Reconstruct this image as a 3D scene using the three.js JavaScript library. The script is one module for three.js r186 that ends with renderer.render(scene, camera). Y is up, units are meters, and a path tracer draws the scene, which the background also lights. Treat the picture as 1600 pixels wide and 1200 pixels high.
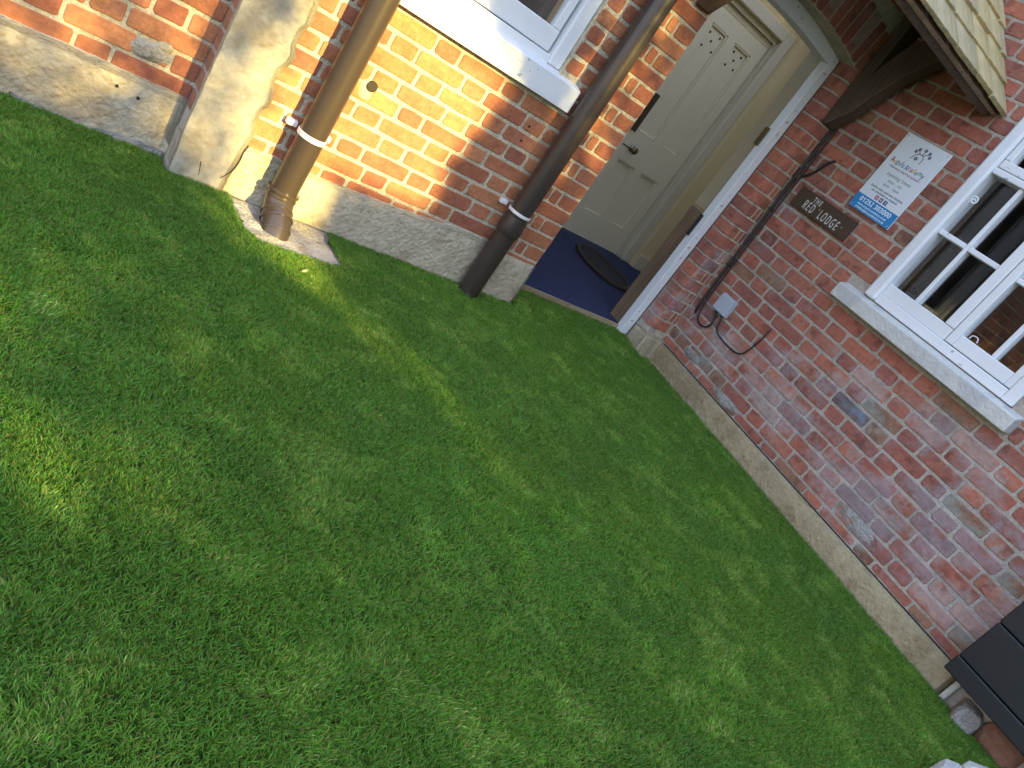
import * as THREE from 'three';
import { mergeGeometries } from 'three/addons/utils/BufferGeometryUtils.js';
import { RoundedBoxGeometry } from 'three/addons/geometries/RoundedBoxGeometry.js';

// ------------------------------------------------------------------ camera
// world: x runs along the door wall to the right, y up, z out of that wall
const scene = new THREE.Scene();
const camera = new THREE.PerspectiveCamera(53.07, 4 / 3, 0.05, 300);
camera.position.set(0, 1.16, 2.95);
{
  const right = new THREE.Vector3(0.73136, 0.55023, 0.40293);
  const up = new THREE.Vector3(-0.2188, 0.74889, -0.62553);
  const back = new THREE.Vector3().crossVectors(right, up).normalize();
  up.crossVectors(back, right).normalize();
  camera.quaternion.setFromRotationMatrix(new THREE.Matrix4().makeBasis(right, up, back));
}
camera.updateMatrixWorld(true);

// ------------------------------------------------------------------ sky and sun
const R = (d) => d * Math.PI / 180;
const SUN_AZ = R(16), SUN_EL = R(20);
const SUN = new THREE.Vector3(Math.sin(SUN_AZ) * Math.cos(SUN_EL), Math.sin(SUN_EL), Math.cos(SUN_AZ) * Math.cos(SUN_EL));
{
  const W = 256, H = 128, data = new Float32Array(W * H * 4);
  for (let j = 0; j < H; j++) for (let i = 0; i < W; i++) {
    const v = (j + 0.5) / H, u = (i + 0.5) / W;
    const el = (v - 0.5) * Math.PI, az = (u - 0.5) * 2 * Math.PI;
    const d = new THREE.Vector3(Math.cos(el) * Math.cos(az), Math.sin(el), Math.cos(el) * Math.sin(az));
    const h = Math.max(0, d.y), t = Math.pow(1 - h, 2.6);
    const g = Math.pow(Math.max(0, d.dot(SUN)), 6);
    let r = 0.36 + (0.86 - 0.36) * t + 0.55 * g, gg = 0.52 + (0.88 - 0.52) * t + 0.42 * g, b = 0.86 + (0.92 - 0.86) * t + 0.2 * g;
    if (d.y < 0) { const k = Math.min(1, -d.y * 6); r = r * (1 - k) + 0.16 * k; gg = gg * (1 - k) + 0.17 * k; b = b * (1 - k) + 0.12 * k; }
    const o = (j * W + i) * 4; data[o] = r; data[o + 1] = gg; data[o + 2] = b; data[o + 3] = 1;
  }
  const sky = new THREE.DataTexture(data, W, H, THREE.RGBAFormat, THREE.FloatType);
  sky.mapping = THREE.EquirectangularReflectionMapping; sky.magFilter = THREE.LinearFilter; sky.minFilter = THREE.LinearFilter; sky.wrapS = THREE.RepeatWrapping; sky.needsUpdate = true;
  scene.background = sky; scene.environment = sky; scene.backgroundIntensity = 0.85; scene.environmentIntensity = 0.85;
}
const sun = new THREE.DirectionalLight(new THREE.Color().setRGB(1, 0.77, 0.27), 5);
sun.position.copy(SUN).multiplyScalar(30).add(new THREE.Vector3(1.5, 0.5, 0));
sun.target.position.set(1.5, 0.5, 0);
sun.castShadow = true; sun.shadow.mapSize.set(4096, 4096); sun.shadow.radius = 1;
Object.assign(sun.shadow.camera, { left: -9, right: 9, top: 9, bottom: -9, near: 1, far: 60 });
scene.add(sun, sun.target);
const EXPOSURE = 3.6;

// ------------------------------------------------------------------ helpers
function rng(seed) { let a = seed >>> 0; return () => { a = (a + 0x6D2B79F5) >>> 0; let t = a; t = Math.imul(t ^ (t >>> 15), t | 1); t ^= t + Math.imul(t ^ (t >>> 7), t | 61); return ((t ^ (t >>> 14)) >>> 0) / 4294967296; }; }
const rnd = rng(7);
const lerp = (a, b, t) => a + (b - a) * t, clamp = (x, a = 0, b = 1) => Math.min(b, Math.max(a, x));
const sstep = (a, b, x) => { const t = clamp((x - a) / (b - a)); return t * t * (3 - 2 * t); };
function hash(x, y, s) { let h = Math.imul(x, 374761393) ^ Math.imul(y, 668265263) ^ Math.imul(s, 1274126177); h = Math.imul(h ^ (h >>> 13), 1274126177); return ((h ^ (h >>> 16)) >>> 0) / 4294967296; }
function vnoise(x, y, s = 0, per = 0) {
  let x0 = Math.floor(x), y0 = Math.floor(y); const fx = x - x0, fy = y - y0;
  const m = (k) => per ? ((k % per) + per) % per : k;
  const a = hash(m(x0), m(y0), s), b = hash(m(x0 + 1), m(y0), s), c = hash(m(x0), m(y0 + 1), s), d = hash(m(x0 + 1), m(y0 + 1), s);
  const ux = fx * fx * (3 - 2 * fx), uy = fy * fy * (3 - 2 * fy);
  return lerp(lerp(a, b, ux), lerp(c, d, ux), uy);
}
function fbm(x, y, s = 0, per = 0, oct = 4) { let v = 0, a = 0.5, n = 0; for (let i = 0; i < oct; i++) { v += a * vnoise(x, y, s + i * 17, per); n += a; x *= 2; y *= 2; per *= 2; a *= 0.5; } return v / n; }
const enc = (c) => { c = clamp(c); return Math.round(255 * (c <= 0.0031308 ? c * 12.92 : 1.055 * Math.pow(c, 1 / 2.4) - 0.055)); };
function tex(size, fn, srgb = true) {
  const d = new Uint8Array(size * size * 4);
  for (let j = 0; j < size; j++) for (let i = 0; i < size; i++) {
    const c = fn((i + 0.5) / size, (j + 0.5) / size), o = (j * size + i) * 4;
    if (srgb) { d[o] = enc(c[0]); d[o + 1] = enc(c[1]); d[o + 2] = enc(c[2]); } else { d[o] = d[o + 1] = d[o + 2] = Math.round(255 * clamp(c)); }
    d[o + 3] = 255;
  }
  const t = new THREE.DataTexture(d, size, size, THREE.RGBAFormat); t.wrapS = t.wrapT = THREE.RepeatWrapping; t.magFilter = THREE.LinearFilter; t.minFilter = THREE.LinearMipmapLinearFilter; t.generateMipmaps = true;
  if (srgb) t.colorSpace = THREE.SRGBColorSpace; t.needsUpdate = true; return t;
}
const col = (r, g, b) => new THREE.Color().setRGB(r, g, b);
const std = (o) => new THREE.MeshStandardMaterial({ roughness: 0.85, ...o });
const taken = {};
function numbered(n) { if (!(n in taken)) { taken[n] = 0; return n; } taken[n]++; return n + '_' + String(taken[n]).padStart(3, '0'); }
function thing(name, label, category, pos = [0, 0, 0], turn = 0, group) {
  const o = new THREE.Group(); o.name = numbered(name); o.position.set(...pos); o.rotation.y = turn;
  o.userData = { label, category }; if (group) o.userData.group = group; scene.add(o); return o;
}
function part(name, geo, mat, parent) {
  const m = new THREE.Mesh(Array.isArray(geo) ? mergeGeometries(geo.map((g) => { g = g.index ? g.toNonIndexed() : g; return g; })) : geo, mat);
  m.name = name; m.castShadow = m.receiveShadow = true; parent.add(m); return m;
}
function structure(name, geo, mat, label) { const m = part(numbered(name), geo, mat, scene); m.userData = { kind: 'structure' }; if (label) m.userData.label = label; return m; }
// box between two corners, uv in metres
function box(x0, x1, y0, y1, z0, z1, r = 0) {
  const w = Math.abs(x1 - x0), h = Math.abs(y1 - y0), d = Math.abs(z1 - z0);
  const g = r ? new RoundedBoxGeometry(w, h, d, 2, Math.min(r, w / 2.01, h / 2.01, d / 2.01)) : new THREE.BoxGeometry(w, h, d);
  g.translate((x0 + x1) / 2, (y0 + y1) / 2, (z0 + z1) / 2); return metreUV(g.index ? g.toNonIndexed() : g);
}
function metreUV(g, s = 1) {
  const p = g.attributes.position; if (!g.attributes.normal) g.computeVertexNormals(); const n = g.attributes.normal, uv = new Float32Array(p.count * 2);
  for (let i = 0; i < p.count; i++) {
    const ax = Math.abs(n.getX(i)), ay = Math.abs(n.getY(i)), az = Math.abs(n.getZ(i));
    let u, v; if (az >= ax && az >= ay) { u = p.getX(i); v = p.getY(i); } else if (ax >= ay) { u = p.getZ(i); v = p.getY(i); } else { u = p.getX(i); v = p.getZ(i); }
    uv[2 * i] = u * s; uv[2 * i + 1] = v * s;
  }
  g.setAttribute('uv', new THREE.BufferAttribute(uv, 2)); return g;
}
function extr(pts, depth, o = {}) {
  const s = new THREE.Shape(pts.map(([x, y]) => new THREE.Vector2(x, y)));
  for (const h of o.holes || []) s.holes.push(new THREE.Path(h.map(([x, y]) => new THREE.Vector2(x, y))));
  const b = o.bevel || 0;
  const g = new THREE.ExtrudeGeometry(s, { depth: depth - 2 * b, bevelEnabled: b > 0, bevelSize: b, bevelThickness: b, bevelOffset: -b, bevelSegments: 2, curveSegments: 12 });
  g.translate(0, 0, b); return metreUV(g);
}
function tube(pts, r, seg = 40, rad = 10) {
  const c = new THREE.CatmullRomCurve3(pts.map((p) => new THREE.Vector3(...p)), false, 'centripetal');
  return new THREE.TubeGeometry(c, seg, r, rad, false);
}
function inFrame(p, m = 0.06) { const v = p.clone().project(camera); return v.z < 1 && Math.abs(v.x) < 1 + m && Math.abs(v.y) < 1 + m; }

// ------------------------------------------------------------------ textures
const brickMaps = [0, 1, 2].map((k) => tex(256, (u, v) => {
  const a = fbm(u * 6, v * 6, 11 + k, 6, 5), b = fbm(u * 28, v * 28, 40 + k, 28, 2), st = fbm(u * 3, v * 14, 90 + k, 0 || 3, 3);
  let l = 0.74 + 0.42 * (a - 0.5) + 0.3 * (b - 0.5) + 0.16 * (st - 0.5); const s = fbm(u * 5 + 3, v * 5, 60 + k, 5, 4);
  let c = [l, l * (0.98 + 0.1 * (s - 0.5)), l * (0.97 + 0.14 * (s - 0.5))];
  const lime = sstep(0.63, 0.75, fbm(u * 7, v * 9, 130 + k, 7, 4)) * 0.28; c = c.map((x, i) => lerp(x, [1.0, 1.05, 1.1][i], lime));
  if (b > 0.83) c = c.map((x) => x * 0.62);
  return c;
}));
const bloomMaps = [0, 1].map((k) => tex(256, (u, v) => {
  const a = fbm(u * 5, v * 5, 211 + k, 5, 5), b = fbm(u * 30, v * 30, 240 + k, 30, 2); const m = sstep(0.42, 0.62, a + 0.25 * (b - 0.5));
  const l = 0.9 + 0.2 * (b - 0.5); return [lerp(0.92, 1.0, m) * l, lerp(0.62, 0.97, m) * l, lerp(0.56, 0.98, m) * l];
}));
const brickBump = tex(256, (u, v) => 0.55 * fbm(u * 8, v * 8, 301, 8, 4) + 0.45 * fbm(u * 40, v * 40, 320, 40, 2), false);
const mortarMap = tex(512, (u, v) => { const a = fbm(u * 12, v * 12, 401, 12, 4), b = fbm(u * 90, v * 90, 431, 90, 2), l = 0.8 + 0.35 * (a - 0.5) + 0.45 * (b - 0.5); return [l, l * 0.985, l * (0.95 + 0.08 * (a - 0.5))]; });
const mortarBump = tex(512, (u, v) => 0.4 * fbm(u * 30, v * 30, 451, 30, 3) + 0.6 * fbm(u * 120, v * 120, 470, 120, 2), false);
const renderMap = tex(1024, (u, v) => {      // used at 2.5 m per repeat
  const a = fbm(u * 9, v * 9, 501, 9, 5), b = fbm(u * 150, v * 150, 530, 150, 2), s = sstep(0.5, 0.66, fbm(u * 21 + 2, v * 17, 560, 21, 4)); const l = 0.84 + 0.3 * (a - 0.5) + 0.3 * (b - 0.5);
  let c = [l, l * 0.975, l * 0.92]; c = c.map((x, i) => lerp(x, x * [0.8, 0.77, 0.72][i], s)); const w = sstep(0.6, 0.7, fbm(u * 27, v * 27 + 4, 590, 27, 4)); return c.map((x, i) => lerp(x, [1, 1.0, 0.98][i], w * 0.4));
});
// lime bloom that has crept out of the lower part of the window wall, over bricks and joints alike (u, v in metres)
function bloomAt(u, v) {
  let q = 0; for (const [cu, cv, ru, rv, k] of [[0.28, 0.34, 0.3, 0.16, 0.75], [0.85, 0.42, 0.35, 0.2, 0.8], [1.15, 0.66, 0.3, 0.14, 0.75], [1.6, 0.33, 0.4, 0.17, 1.0], [1.95, 0.5, 0.4, 0.22, 0.85], [1.7, 0.75, 0.4, 0.15, 0.6], [2.2, 0.3, 0.3, 0.2, 0.8], [0.1, 1.05, 0.12, 0.3, 0.5], [0.5, 0.8, 0.3, 0.15, 0.35], [0.4, 1.5, 1.0, 0.6, 0.12]]) q = Math.max(q, k * Math.exp(-(((u - cu) / ru) ** 2) - ((v - cv) / rv) ** 2));
  const n = fbm(u * 9 + 3, v * 13, 1301, 0, 5), n2 = fbm(u * 45, v * 30, 1330, 0, 3);
  return clamp(sstep(0.36, 0.8, n * 0.85 + n2 * 0.35 + q * 0.42 - 0.22) * sstep(0.03, 0.5, q) * 1.1);
}
const KB = [0.72, 0.31, 0.235];
const wallStain = tex(1024, (u, v) => { const x = u * 2.5, y = v * 2.5, S = bloomAt(x, y), f = fbm(u * 160, v * 160, 1401, 160, 2), g = fbm(u * 34, v * 60, 1420, 34, 4), l = 0.92 + 0.34 * (f - 0.5) + 0.4 * (g - 0.5); const d = sstep(0.62, 0.72, fbm(u * 50, v * 50, 1440, 50, 3)) * 0.3; return KB.map((k, i) => lerp(k, [0.70, 0.665, 0.72][i], S * 0.8) * l * (1 - d * (1 - S))); });
const jointStain = tex(1024, (u, v) => { const x = u * 2.5, y = v * 2.5, S = bloomAt(x, y), f = fbm(u * 200, v * 200, 1461, 200, 2), g = fbm(u * 30, v * 30, 1480, 30, 4), l = 0.78 + 0.3 * (f - 0.5) + 0.4 * (g - 0.5); return [0, 1, 2].map((i) => l * lerp(1, [1.06, 1.1, 1.2][i], S)); });
const renderBump = tex(512, (u, v) => 0.5 * fbm(u * 10, v * 10, 601, 10, 4) + 0.5 * fbm(u * 70, v * 70, 630, 70, 3), false);
const paintMap = tex(512, (u, v) => {
  const a = fbm(u * 5, v * 5, 701, 5, 4), b = fbm(u * 26, v * 40, 720, 26, 3); let l = 0.93 + 0.1 * (a - 0.5); let c = [l, l, l * 0.99];
  const chip = sstep(0.775, 0.8, b) * sstep(0.52, 0.62, a); return c.map((x, i) => lerp(x, [0.42, 0.4, 0.36][i], chip * 0.8));
});
const woodMap = tex(512, (u, v) => { const g = fbm(u * 60, v * 3, 801, 60, 4), a = fbm(u * 5, v * 5, 830, 5, 4); const l = 0.75 + 0.6 * (g - 0.5) + 0.35 * (a - 0.5); return [l, l * 0.98, l * 0.94]; });
const woodMapSoft = tex(256, (u, v) => { const g = fbm(u * 40, v * 3, 851, 40, 3), a = fbm(u * 5, v * 5, 870, 5, 4); const l = 0.82 + 0.3 * (g - 0.5) + 0.75 * (a - 0.5); return [l, l * 0.985, l * (0.93 + 0.12 * (a - 0.5))]; });
const sillMap = tex(256, (u, v) => { const a = fbm(u * 4, v * 4, 1501, 4, 4), b = fbm(u * 40, v * 40, 1530, 40, 2); const l = 0.9 + 0.22 * (a - 0.5) + 0.14 * (b - 0.5), st = sstep(0.58, 0.7, fbm(u * 7, v * 6, 1560, 7, 4)) * 0.16; return [l * (1 - st), l * (1 - st), l * (0.97 - st * 0.7)]; });
const woodBump = tex(256, (u, v) => fbm(u * 60, v * 3, 801, 60, 3), false);
const rep = (t, x, y = x) => { const c = t.clone(); c.repeat.set(x, y); c.needsUpdate = true; return c; };

// ------------------------------------------------------------------ materials
const M = {};
const brickMat = (c, k, bloom) => std({ color: col(...c), map: rep(bloom ? bloomMaps[k % 2] : brickMaps[k % 3], 3.1), bumpMap: rep(brickBump, 3.1), bumpScale: 0.0035, roughness: 0.92 });
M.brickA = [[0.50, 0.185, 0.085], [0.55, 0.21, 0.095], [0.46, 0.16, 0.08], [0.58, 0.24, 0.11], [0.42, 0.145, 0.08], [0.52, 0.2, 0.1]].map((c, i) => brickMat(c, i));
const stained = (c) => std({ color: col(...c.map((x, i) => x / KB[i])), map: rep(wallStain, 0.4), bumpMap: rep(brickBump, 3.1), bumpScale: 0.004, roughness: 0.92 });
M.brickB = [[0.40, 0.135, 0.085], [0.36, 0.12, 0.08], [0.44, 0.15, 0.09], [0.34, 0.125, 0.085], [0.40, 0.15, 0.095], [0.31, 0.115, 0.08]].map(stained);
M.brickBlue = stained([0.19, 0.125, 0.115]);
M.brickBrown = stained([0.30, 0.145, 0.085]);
M.mortarA = std({ color: col(0.62, 0.55, 0.40), map: rep(mortarMap, 1.4), bumpMap: rep(mortarBump, 1.4), bumpScale: 0.006, roughness: 0.95 });
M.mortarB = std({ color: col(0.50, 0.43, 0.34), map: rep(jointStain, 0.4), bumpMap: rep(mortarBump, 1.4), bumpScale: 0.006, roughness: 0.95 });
M.render = std({ color: col(0.56, 0.49, 0.36), map: rep(renderMap, 0.4), bumpMap: rep(renderBump, 1.1), bumpScale: 0.012, roughness: 0.95 });
M.renderPale = std({ color: col(0.50, 0.455, 0.36), map: rep(renderMap, 0.4), bumpMap: rep(renderBump, 1.1), bumpScale: 0.006, roughness: 0.95 });
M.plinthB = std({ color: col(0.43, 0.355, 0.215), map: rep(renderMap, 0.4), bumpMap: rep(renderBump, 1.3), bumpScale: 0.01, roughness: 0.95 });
M.stone = std({ color: col(0.50, 0.43, 0.30), map: rep(renderMap, 0.8), bumpMap: rep(renderBump, 2), bumpScale: 0.008, roughness: 0.9 });
M.sill = std({ color: col(0.62, 0.61, 0.56), map: rep(sillMap, 1.3), bumpMap: rep(renderBump, 1.7), bumpScale: 0.005, roughness: 0.85 });
M.concrete = std({ color: col(0.40, 0.385, 0.36), map: rep(renderMap, 0.8), bumpMap: rep(renderBump, 2.1), bumpScale: 0.012, roughness: 0.95 });
M.paint = std({ color: col(0.82, 0.83, 0.83), map: rep(paintMap, 1.2), roughness: 0.45 });
M.cream = std({ color: col(0.72, 0.65, 0.49), map: rep(paintMap, 0.7), roughness: 0.5 });
M.doorPaint = std({ color: col(0.78, 0.69, 0.50), roughness: 0.42 });
M.plaster = std({ color: col(0.74, 0.60, 0.34), roughness: 0.9 });
M.dark = std({ color: col(0.03, 0.022, 0.016), roughness: 0.9 });
M.glass = new THREE.MeshPhysicalMaterial({ color: 0xffffff, roughness: 0.01, transmission: 1, thickness: 0, ior: 1.52 });
M.pipe = std({ color: col(0.045, 0.033, 0.026), roughness: 0.3 });
M.pipeFit = std({ color: col(0.05, 0.038, 0.03), roughness: 0.22 });
M.clip = std({ color: col(0.75, 0.70, 0.68), roughness: 0.4 });
M.bracketWood = std({ color: col(0.13, 0.085, 0.058), map: rep(woodMap, 1.5, 1.5), bumpMap: rep(woodBump, 2), bumpScale: 0.003, roughness: 0.7 });
M.soffit = std({ color: col(0.36, 0.245, 0.165), map: rep(woodMap, 1, 1), roughness: 0.75 });
M.shingle = [[0.62, 0.50, 0.25], [0.57, 0.47, 0.25], [0.65, 0.53, 0.27], [0.54, 0.45, 0.26]].map((c) => std({ color: col(...c), map: rep(woodMapSoft, 1.2, 1.3), bumpMap: rep(woodBump, 2.2, 1.3), bumpScale: 0.006, roughness: 0.85 }));
M.bareWood = std({ color: col(0.26, 0.17, 0.10), map: rep(woodMap, 3, 1), roughness: 0.8 });
M.cable = std({ color: col(0.018, 0.016, 0.015), roughness: 0.5 });
M.greyPlastic = std({ color: col(0.42, 0.45, 0.49), roughness: 0.45 });
M.slate = std({ color: col(0.03, 0.028, 0.026), roughness: 0.9 });
M.brass = std({ color: col(0.25, 0.2, 0.13), roughness: 0.35, metalness: 0.9 });

// ------------------------------------------------------------------ bricks
const brickCache = new Map();
function brickGeo(w, h, d, variant) {
  const key = Math.round(w * 500) + '_' + Math.round(h * 500) + '_' + variant + '_' + d;
  if (brickCache.has(key)) return brickCache.get(key);
  const r = rng(1000 + variant * 77 + Math.round(w * 1000) * 13 + Math.round(h * 1000)), j = () => (r() - 0.5) * 0.005;
  const hw = w / 2, hh = h / 2, c = Math.min(0.005 + r() * 0.006, w * 0.2), o = [];
  const c2 = 0.004 + r() * 0.007, c3 = 0.004 + r() * 0.005, c4 = 0.004 + r() * 0.007;
  o.push([-hw + Math.min(c, w * 0.2), -hh + j()], [0 + j() * 3, -hh + j()], [hw - Math.min(c2, w * 0.2), -hh + j()], [hw + j() * 0.6, -hh + c2], [hw + j() * 0.6, hh - c3], [hw - Math.min(c3, w * 0.2), hh + j()], [j() * 3, hh + j()], [-hw + Math.min(c4, w * 0.2), hh + j()], [-hw + j() * 0.6, hh - c4], [-hw + j() * 0.6, -hh + c]);
  const n = o.length, P = [], b = 0.003;
  const tilt = [(r() - 0.5) * 0.002 / hw, (r() - 0.5) * 0.0015 / hh];
  const F = o.map(([x, y]) => { const k = Math.max(0, 1 - b / Math.max(0.012, Math.min(hw, hh))); return [x * (1 - b / hw), y * (1 - b / hh), x * tilt[0] + y * tilt[1]]; });
  const E = o.map(([x, y]) => [x, y, -b]), K = o.map(([x, y]) => [x, y, -d]);
  const tri = (a, b2, c5) => P.push(...a, ...b2, ...c5);
  for (let i = 1; i < n - 1; i++) tri(F[0], F[i], F[i + 1]);
  for (let i = 0; i < n; i++) { const k = (i + 1) % n; tri(F[i], E[i], E[k]); tri(F[i], E[k], F[k]); tri(E[i], K[i], K[k]); tri(E[i], K[k], E[k]); }
  const g = new THREE.BufferGeometry(); g.setAttribute('position', new THREE.Float32BufferAttribute(P, 3)); g.computeVertexNormals(); metreUV(g);
  const ou = r() * 3, ov = r() * 3, uv = g.attributes.uv; for (let i = 0; i < uv.count; i++) uv.setXY(i, uv.getX(i) + ou, uv.getY(i) + ov);
  brickCache.set(key, g); return g;
}
const brickRnd = rng(99);
// list of rectangles [u0,u1,v0,v1] -> bricks on a wall group (face at local z = 0)
function layBricks(parent, rects, pick, { face = 0, depth = 0.05, limit = 290, wallUV = false } = {}) {
  parent.updateMatrixWorld(true);
  const rest = new Map(); let count = 0;
  for (const [u0, u1, v0, v1] of rects) {
    const w = u1 - u0, h = v1 - v0; if (w < 0.02 || h < 0.012) continue;
    const variant = Math.floor(brickRnd() * 5), mat = pick((u0 + u1) / 2, (v0 + v1) / 2, w, brickRnd);
    let g = brickGeo(w, h, depth, variant); if (wallUV) { g = g.clone(); metreUV(g); const q = g.attributes.uv; for (let i = 0; i < q.count; i++) q.setXY(i, q.getX(i) + (u0 + u1) / 2, q.getY(i) + (v0 + v1) / 2); }
    const z = face + (brickRnd() - 0.5) * 0.003;
    const c = new THREE.Vector3((u0 + u1) / 2, (v0 + v1) / 2, z);
    const see = [[u0, v0], [u1, v0], [u0, v1], [u1, v1]].some(([a, b]) => inFrame(new THREE.Vector3(a, b, face).applyMatrix4(parent.matrixWorld), 0.02));
    if (see && count < limit) { const m = new THREE.Mesh(g, mat); m.name = 'brick'; m.position.copy(c); m.castShadow = m.receiveShadow = true; parent.add(m); count++; }
    else { const gg = g.clone().translate(c.x, c.y, c.z); if (!rest.has(mat)) rest.set(mat, []); rest.get(mat).push(gg); }
  }
  return { count, rest };
}
function flushRest(parent, rests) {
  const by = new Map(); for (const r of rests) for (const [m, l] of r) { if (!by.has(m)) by.set(m, []); by.get(m).push(...l); }
  for (const [m, l] of by) { const o = part('distant_brickwork', mergeGeometries(l), m, parent); o.userData.kind = 'stuff'; }
}
// one flemish course from u0 to u1, cut round the holes; h0 = left end of a header
const HP = 0.119, SP = 0.231;
function course(u0, u1, v0, v1, h0, holes = [], J = 0.0145) {
  const out = [], per = HP + SP; let k = Math.floor((u0 - h0) / per) - 1; const cuts = [];
  for (; h0 + k * per < u1 + per; k++) { cuts.push(h0 + k * per, h0 + k * per + HP); }
  let spans = [[u0, u1]];
  for (const [a, b, c, d] of holes) if (v1 > c + 0.02 && v0 < d - 0.02) spans = spans.flatMap(([s, e]) => (b <= s || a >= e) ? [[s, e]] : [[s, a], [b, e]].filter(([x, y]) => y - x > 0.015));
  for (const [s, e] of spans) {
    let cs = [s, ...cuts.filter((c) => c > s + 0.045 && c < e - 0.045), e];
    for (let i = 0; i < cs.length - 1; i++) { const j1 = i ? (brickRnd() - 0.5) * 0.008 : 0; out.push([cs[i] + (cs[i] === s && s === u0 ? 0 : J / 2) + j1 * 0.5, cs[i + 1] - (cs[i + 1] === e && e === u1 ? 0 : J / 2) + j1 * 0.3, v0 + J / 2, v1 - J / 2]); }
  }
  return out;
}

// ------------------------------------------------------------------ ground
const LAWN_Y = -0.02;
structure('ground', metreUV(new THREE.PlaneGeometry(120, 120).rotateX(-Math.PI / 2).translate(0, LAWN_Y - 0.004, 20)), std({ color: col(0.06, 0.10, 0.018), map: rep(renderMap, 0.7), roughness: 1 }), 'green turf backing under the lawn');

// ------------------------------------------------------------------ door wall
const WX = 3.66;                       // plane of the window wall
const wallA = thing('brick_wall', 'orange brick wall with the doorway, two brown downpipes and a rendered corner', 'wall');
const winA = [1.13, 1.99, 1.05, 2.25];
const door = [2.49, 3.5];
{
  const arch = []; for (let i = 0; i <= 12; i++) { const x = lerp(door[1], door[0], i / 12), t = (x - 2.995) / 0.505; arch.push([x, 1.885 + 0.05 * (1 - t * t)]); }
  const hole = [[door[0], -0.28], [3.57, -0.28], [3.57, 1.885], ...arch];
  const wh = [[winA[0], winA[2]], [winA[1], winA[2]], [winA[1], winA[3]], [winA[0], winA[3]]];
  const main = extr([[0.745, -0.3], [3.95, -0.3], [3.95, 3.5], [0.745, 3.5]], 0.25, { holes: [hole, wh] }); main.translate(0, 0, -0.254);
  const left = extr([[-3.2, -0.3], [0.76, -0.3], [0.76, 3.5], [-3.2, 3.5]], 0.2); left.translate(0, 0, -0.3155);
  part('mortar', [main, left], M.mortarA, wallA);
  const rests = [];
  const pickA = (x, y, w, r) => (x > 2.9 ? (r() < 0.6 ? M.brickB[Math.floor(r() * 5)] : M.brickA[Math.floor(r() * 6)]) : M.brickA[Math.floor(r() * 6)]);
  const rectsMain = [], rectsNib = [], rectsLeft = [];
  const holesA = [[winA[0], winA[1], 0.93, winA[3]], [1.07, 2.11, 0.93, 1.045]];
  for (let k = 0; k < 44; k++) {
    const v0 = 0.169 + 0.075 * k, v1 = v0 + 0.075, odd = k % 2 === 1;    // bed joints at 0.244 + 0.075 n
    const h0 = odd ? 1.431 : 1.267;
    const top = v0 > 2.16;
    rectsMain.push(...course(0.745, top ? WX : 2.175, v0, v1, h0, holesA));
    if (!top) {
      if (odd) rectsMain.push([2.187, 2.311, v0 + 0.006, v1 - 0.006], [2.324, 2.371, v0 + 0.006, v1 - 0.006], [2.383, 2.49, v0 + 0.006, v1 - 0.006]);
      else rectsMain.push([2.187, 2.262, v0 + 0.006, v1 - 0.006], [2.274, 2.49, v0 + 0.006, v1 - 0.006]);
    }
  }
  rests.push(layBricks(wallA, rectsMain, pickA, { limit: 200 }).rest);
  // the recessed length of wall left of the rendered corner
  for (let k = 0; k < 40; k++) { const v0 = 0.2145 + 0.0797 * k, v1 = v0 + 0.0797; rectsLeft.push(...course(-3.2, 0.735, v0, v1, k % 2 ? 0.165 : 0.34, [], 0.014)); }
  rests.push(layBricks(wallA, rectsLeft, pickA, { face: -0.11, limit: 60 }).rest);
  // brick return of the rendered corner
  { const rg = new THREE.Group(); rg.position.set(0.733, 0, -0.11); rg.rotation.y = -Math.PI / 2; rg.updateMatrixWorld(true); const gs = []; for (let k = 0; k < 40; k++) { const v0 = 0.2145 + 0.0797 * k; gs.push(brickGeo(0.098, 0.066, 0.02, k % 4).clone().translate(0.052, v0 + 0.04, 0).applyMatrix4(rg.matrixWorld)); } const o = part('corner_brickwork', mergeGeometries(gs), M.brickBrown, wallA); o.userData.kind = 'stuff'; part('corner_mortar', box(0.7365, 0.75, -0.1, 3.5, -0.112, -0.004), M.mortarB, wallA); }
  // rounded quoins between the doorway and the inner corner
  const bull = (x0, x1, v0, v1, round) => {
    const pts = []; const rr = 0.045;
    if (round) { pts.push([x0, -0.108]); for (let i = 0; i <= 5; i++) { const a = Math.PI / 2 * i / 5; pts.push([x0 + rr - rr * Math.cos(a), -rr + rr * Math.sin(a)]); } } else pts.push([x0, -0.06], [x0, -0.002], [x0 + 0.002, 0]);
    pts.push([x1 - 0.002, 0], [x1, -0.002], [x1, -0.06]);
    const g = extr(pts.map(([x, z]) => [x, -z]).reverse(), v1 - v0, { bevel: 0.002 }); g.rotateX(-Math.PI / 2); g.translate(0, v0, 0); return metreUV(g);
  };
  part('corner_mortar', bull(3.506, 3.659, -0.1, 1.886, true).translate(0, 0, -0.006), M.mortarB, wallA);
  for (let k = 0; k < 23; k++) {
    const v0 = 0.169 + 0.075 * k + 0.006, v1 = v0 + 0.063, odd = k % 2; const e = (rnd() - 0.5) * 0.006;
    const mk = (x0, x1, r) => part('brick', bull(x0, x1, v0, v1, r), M.brickB[Math.floor(rnd() * 6)], wallA);
    if (odd) { mk(3.5 + e, 3.59, true); mk(3.602, 3.63, false); mk(3.64, 3.658, false); } else mk(3.5 + e, 3.645 + e, true);
  }
  for (let k = 23; k < 27; k++) part('brick', brickGeo(0.06, 0.061, 0.05, k % 4).clone().translate(3.624, 0.169 + 0.075 * k + 0.0375, 0), M.brickB[k % 6], wallA);
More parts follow.
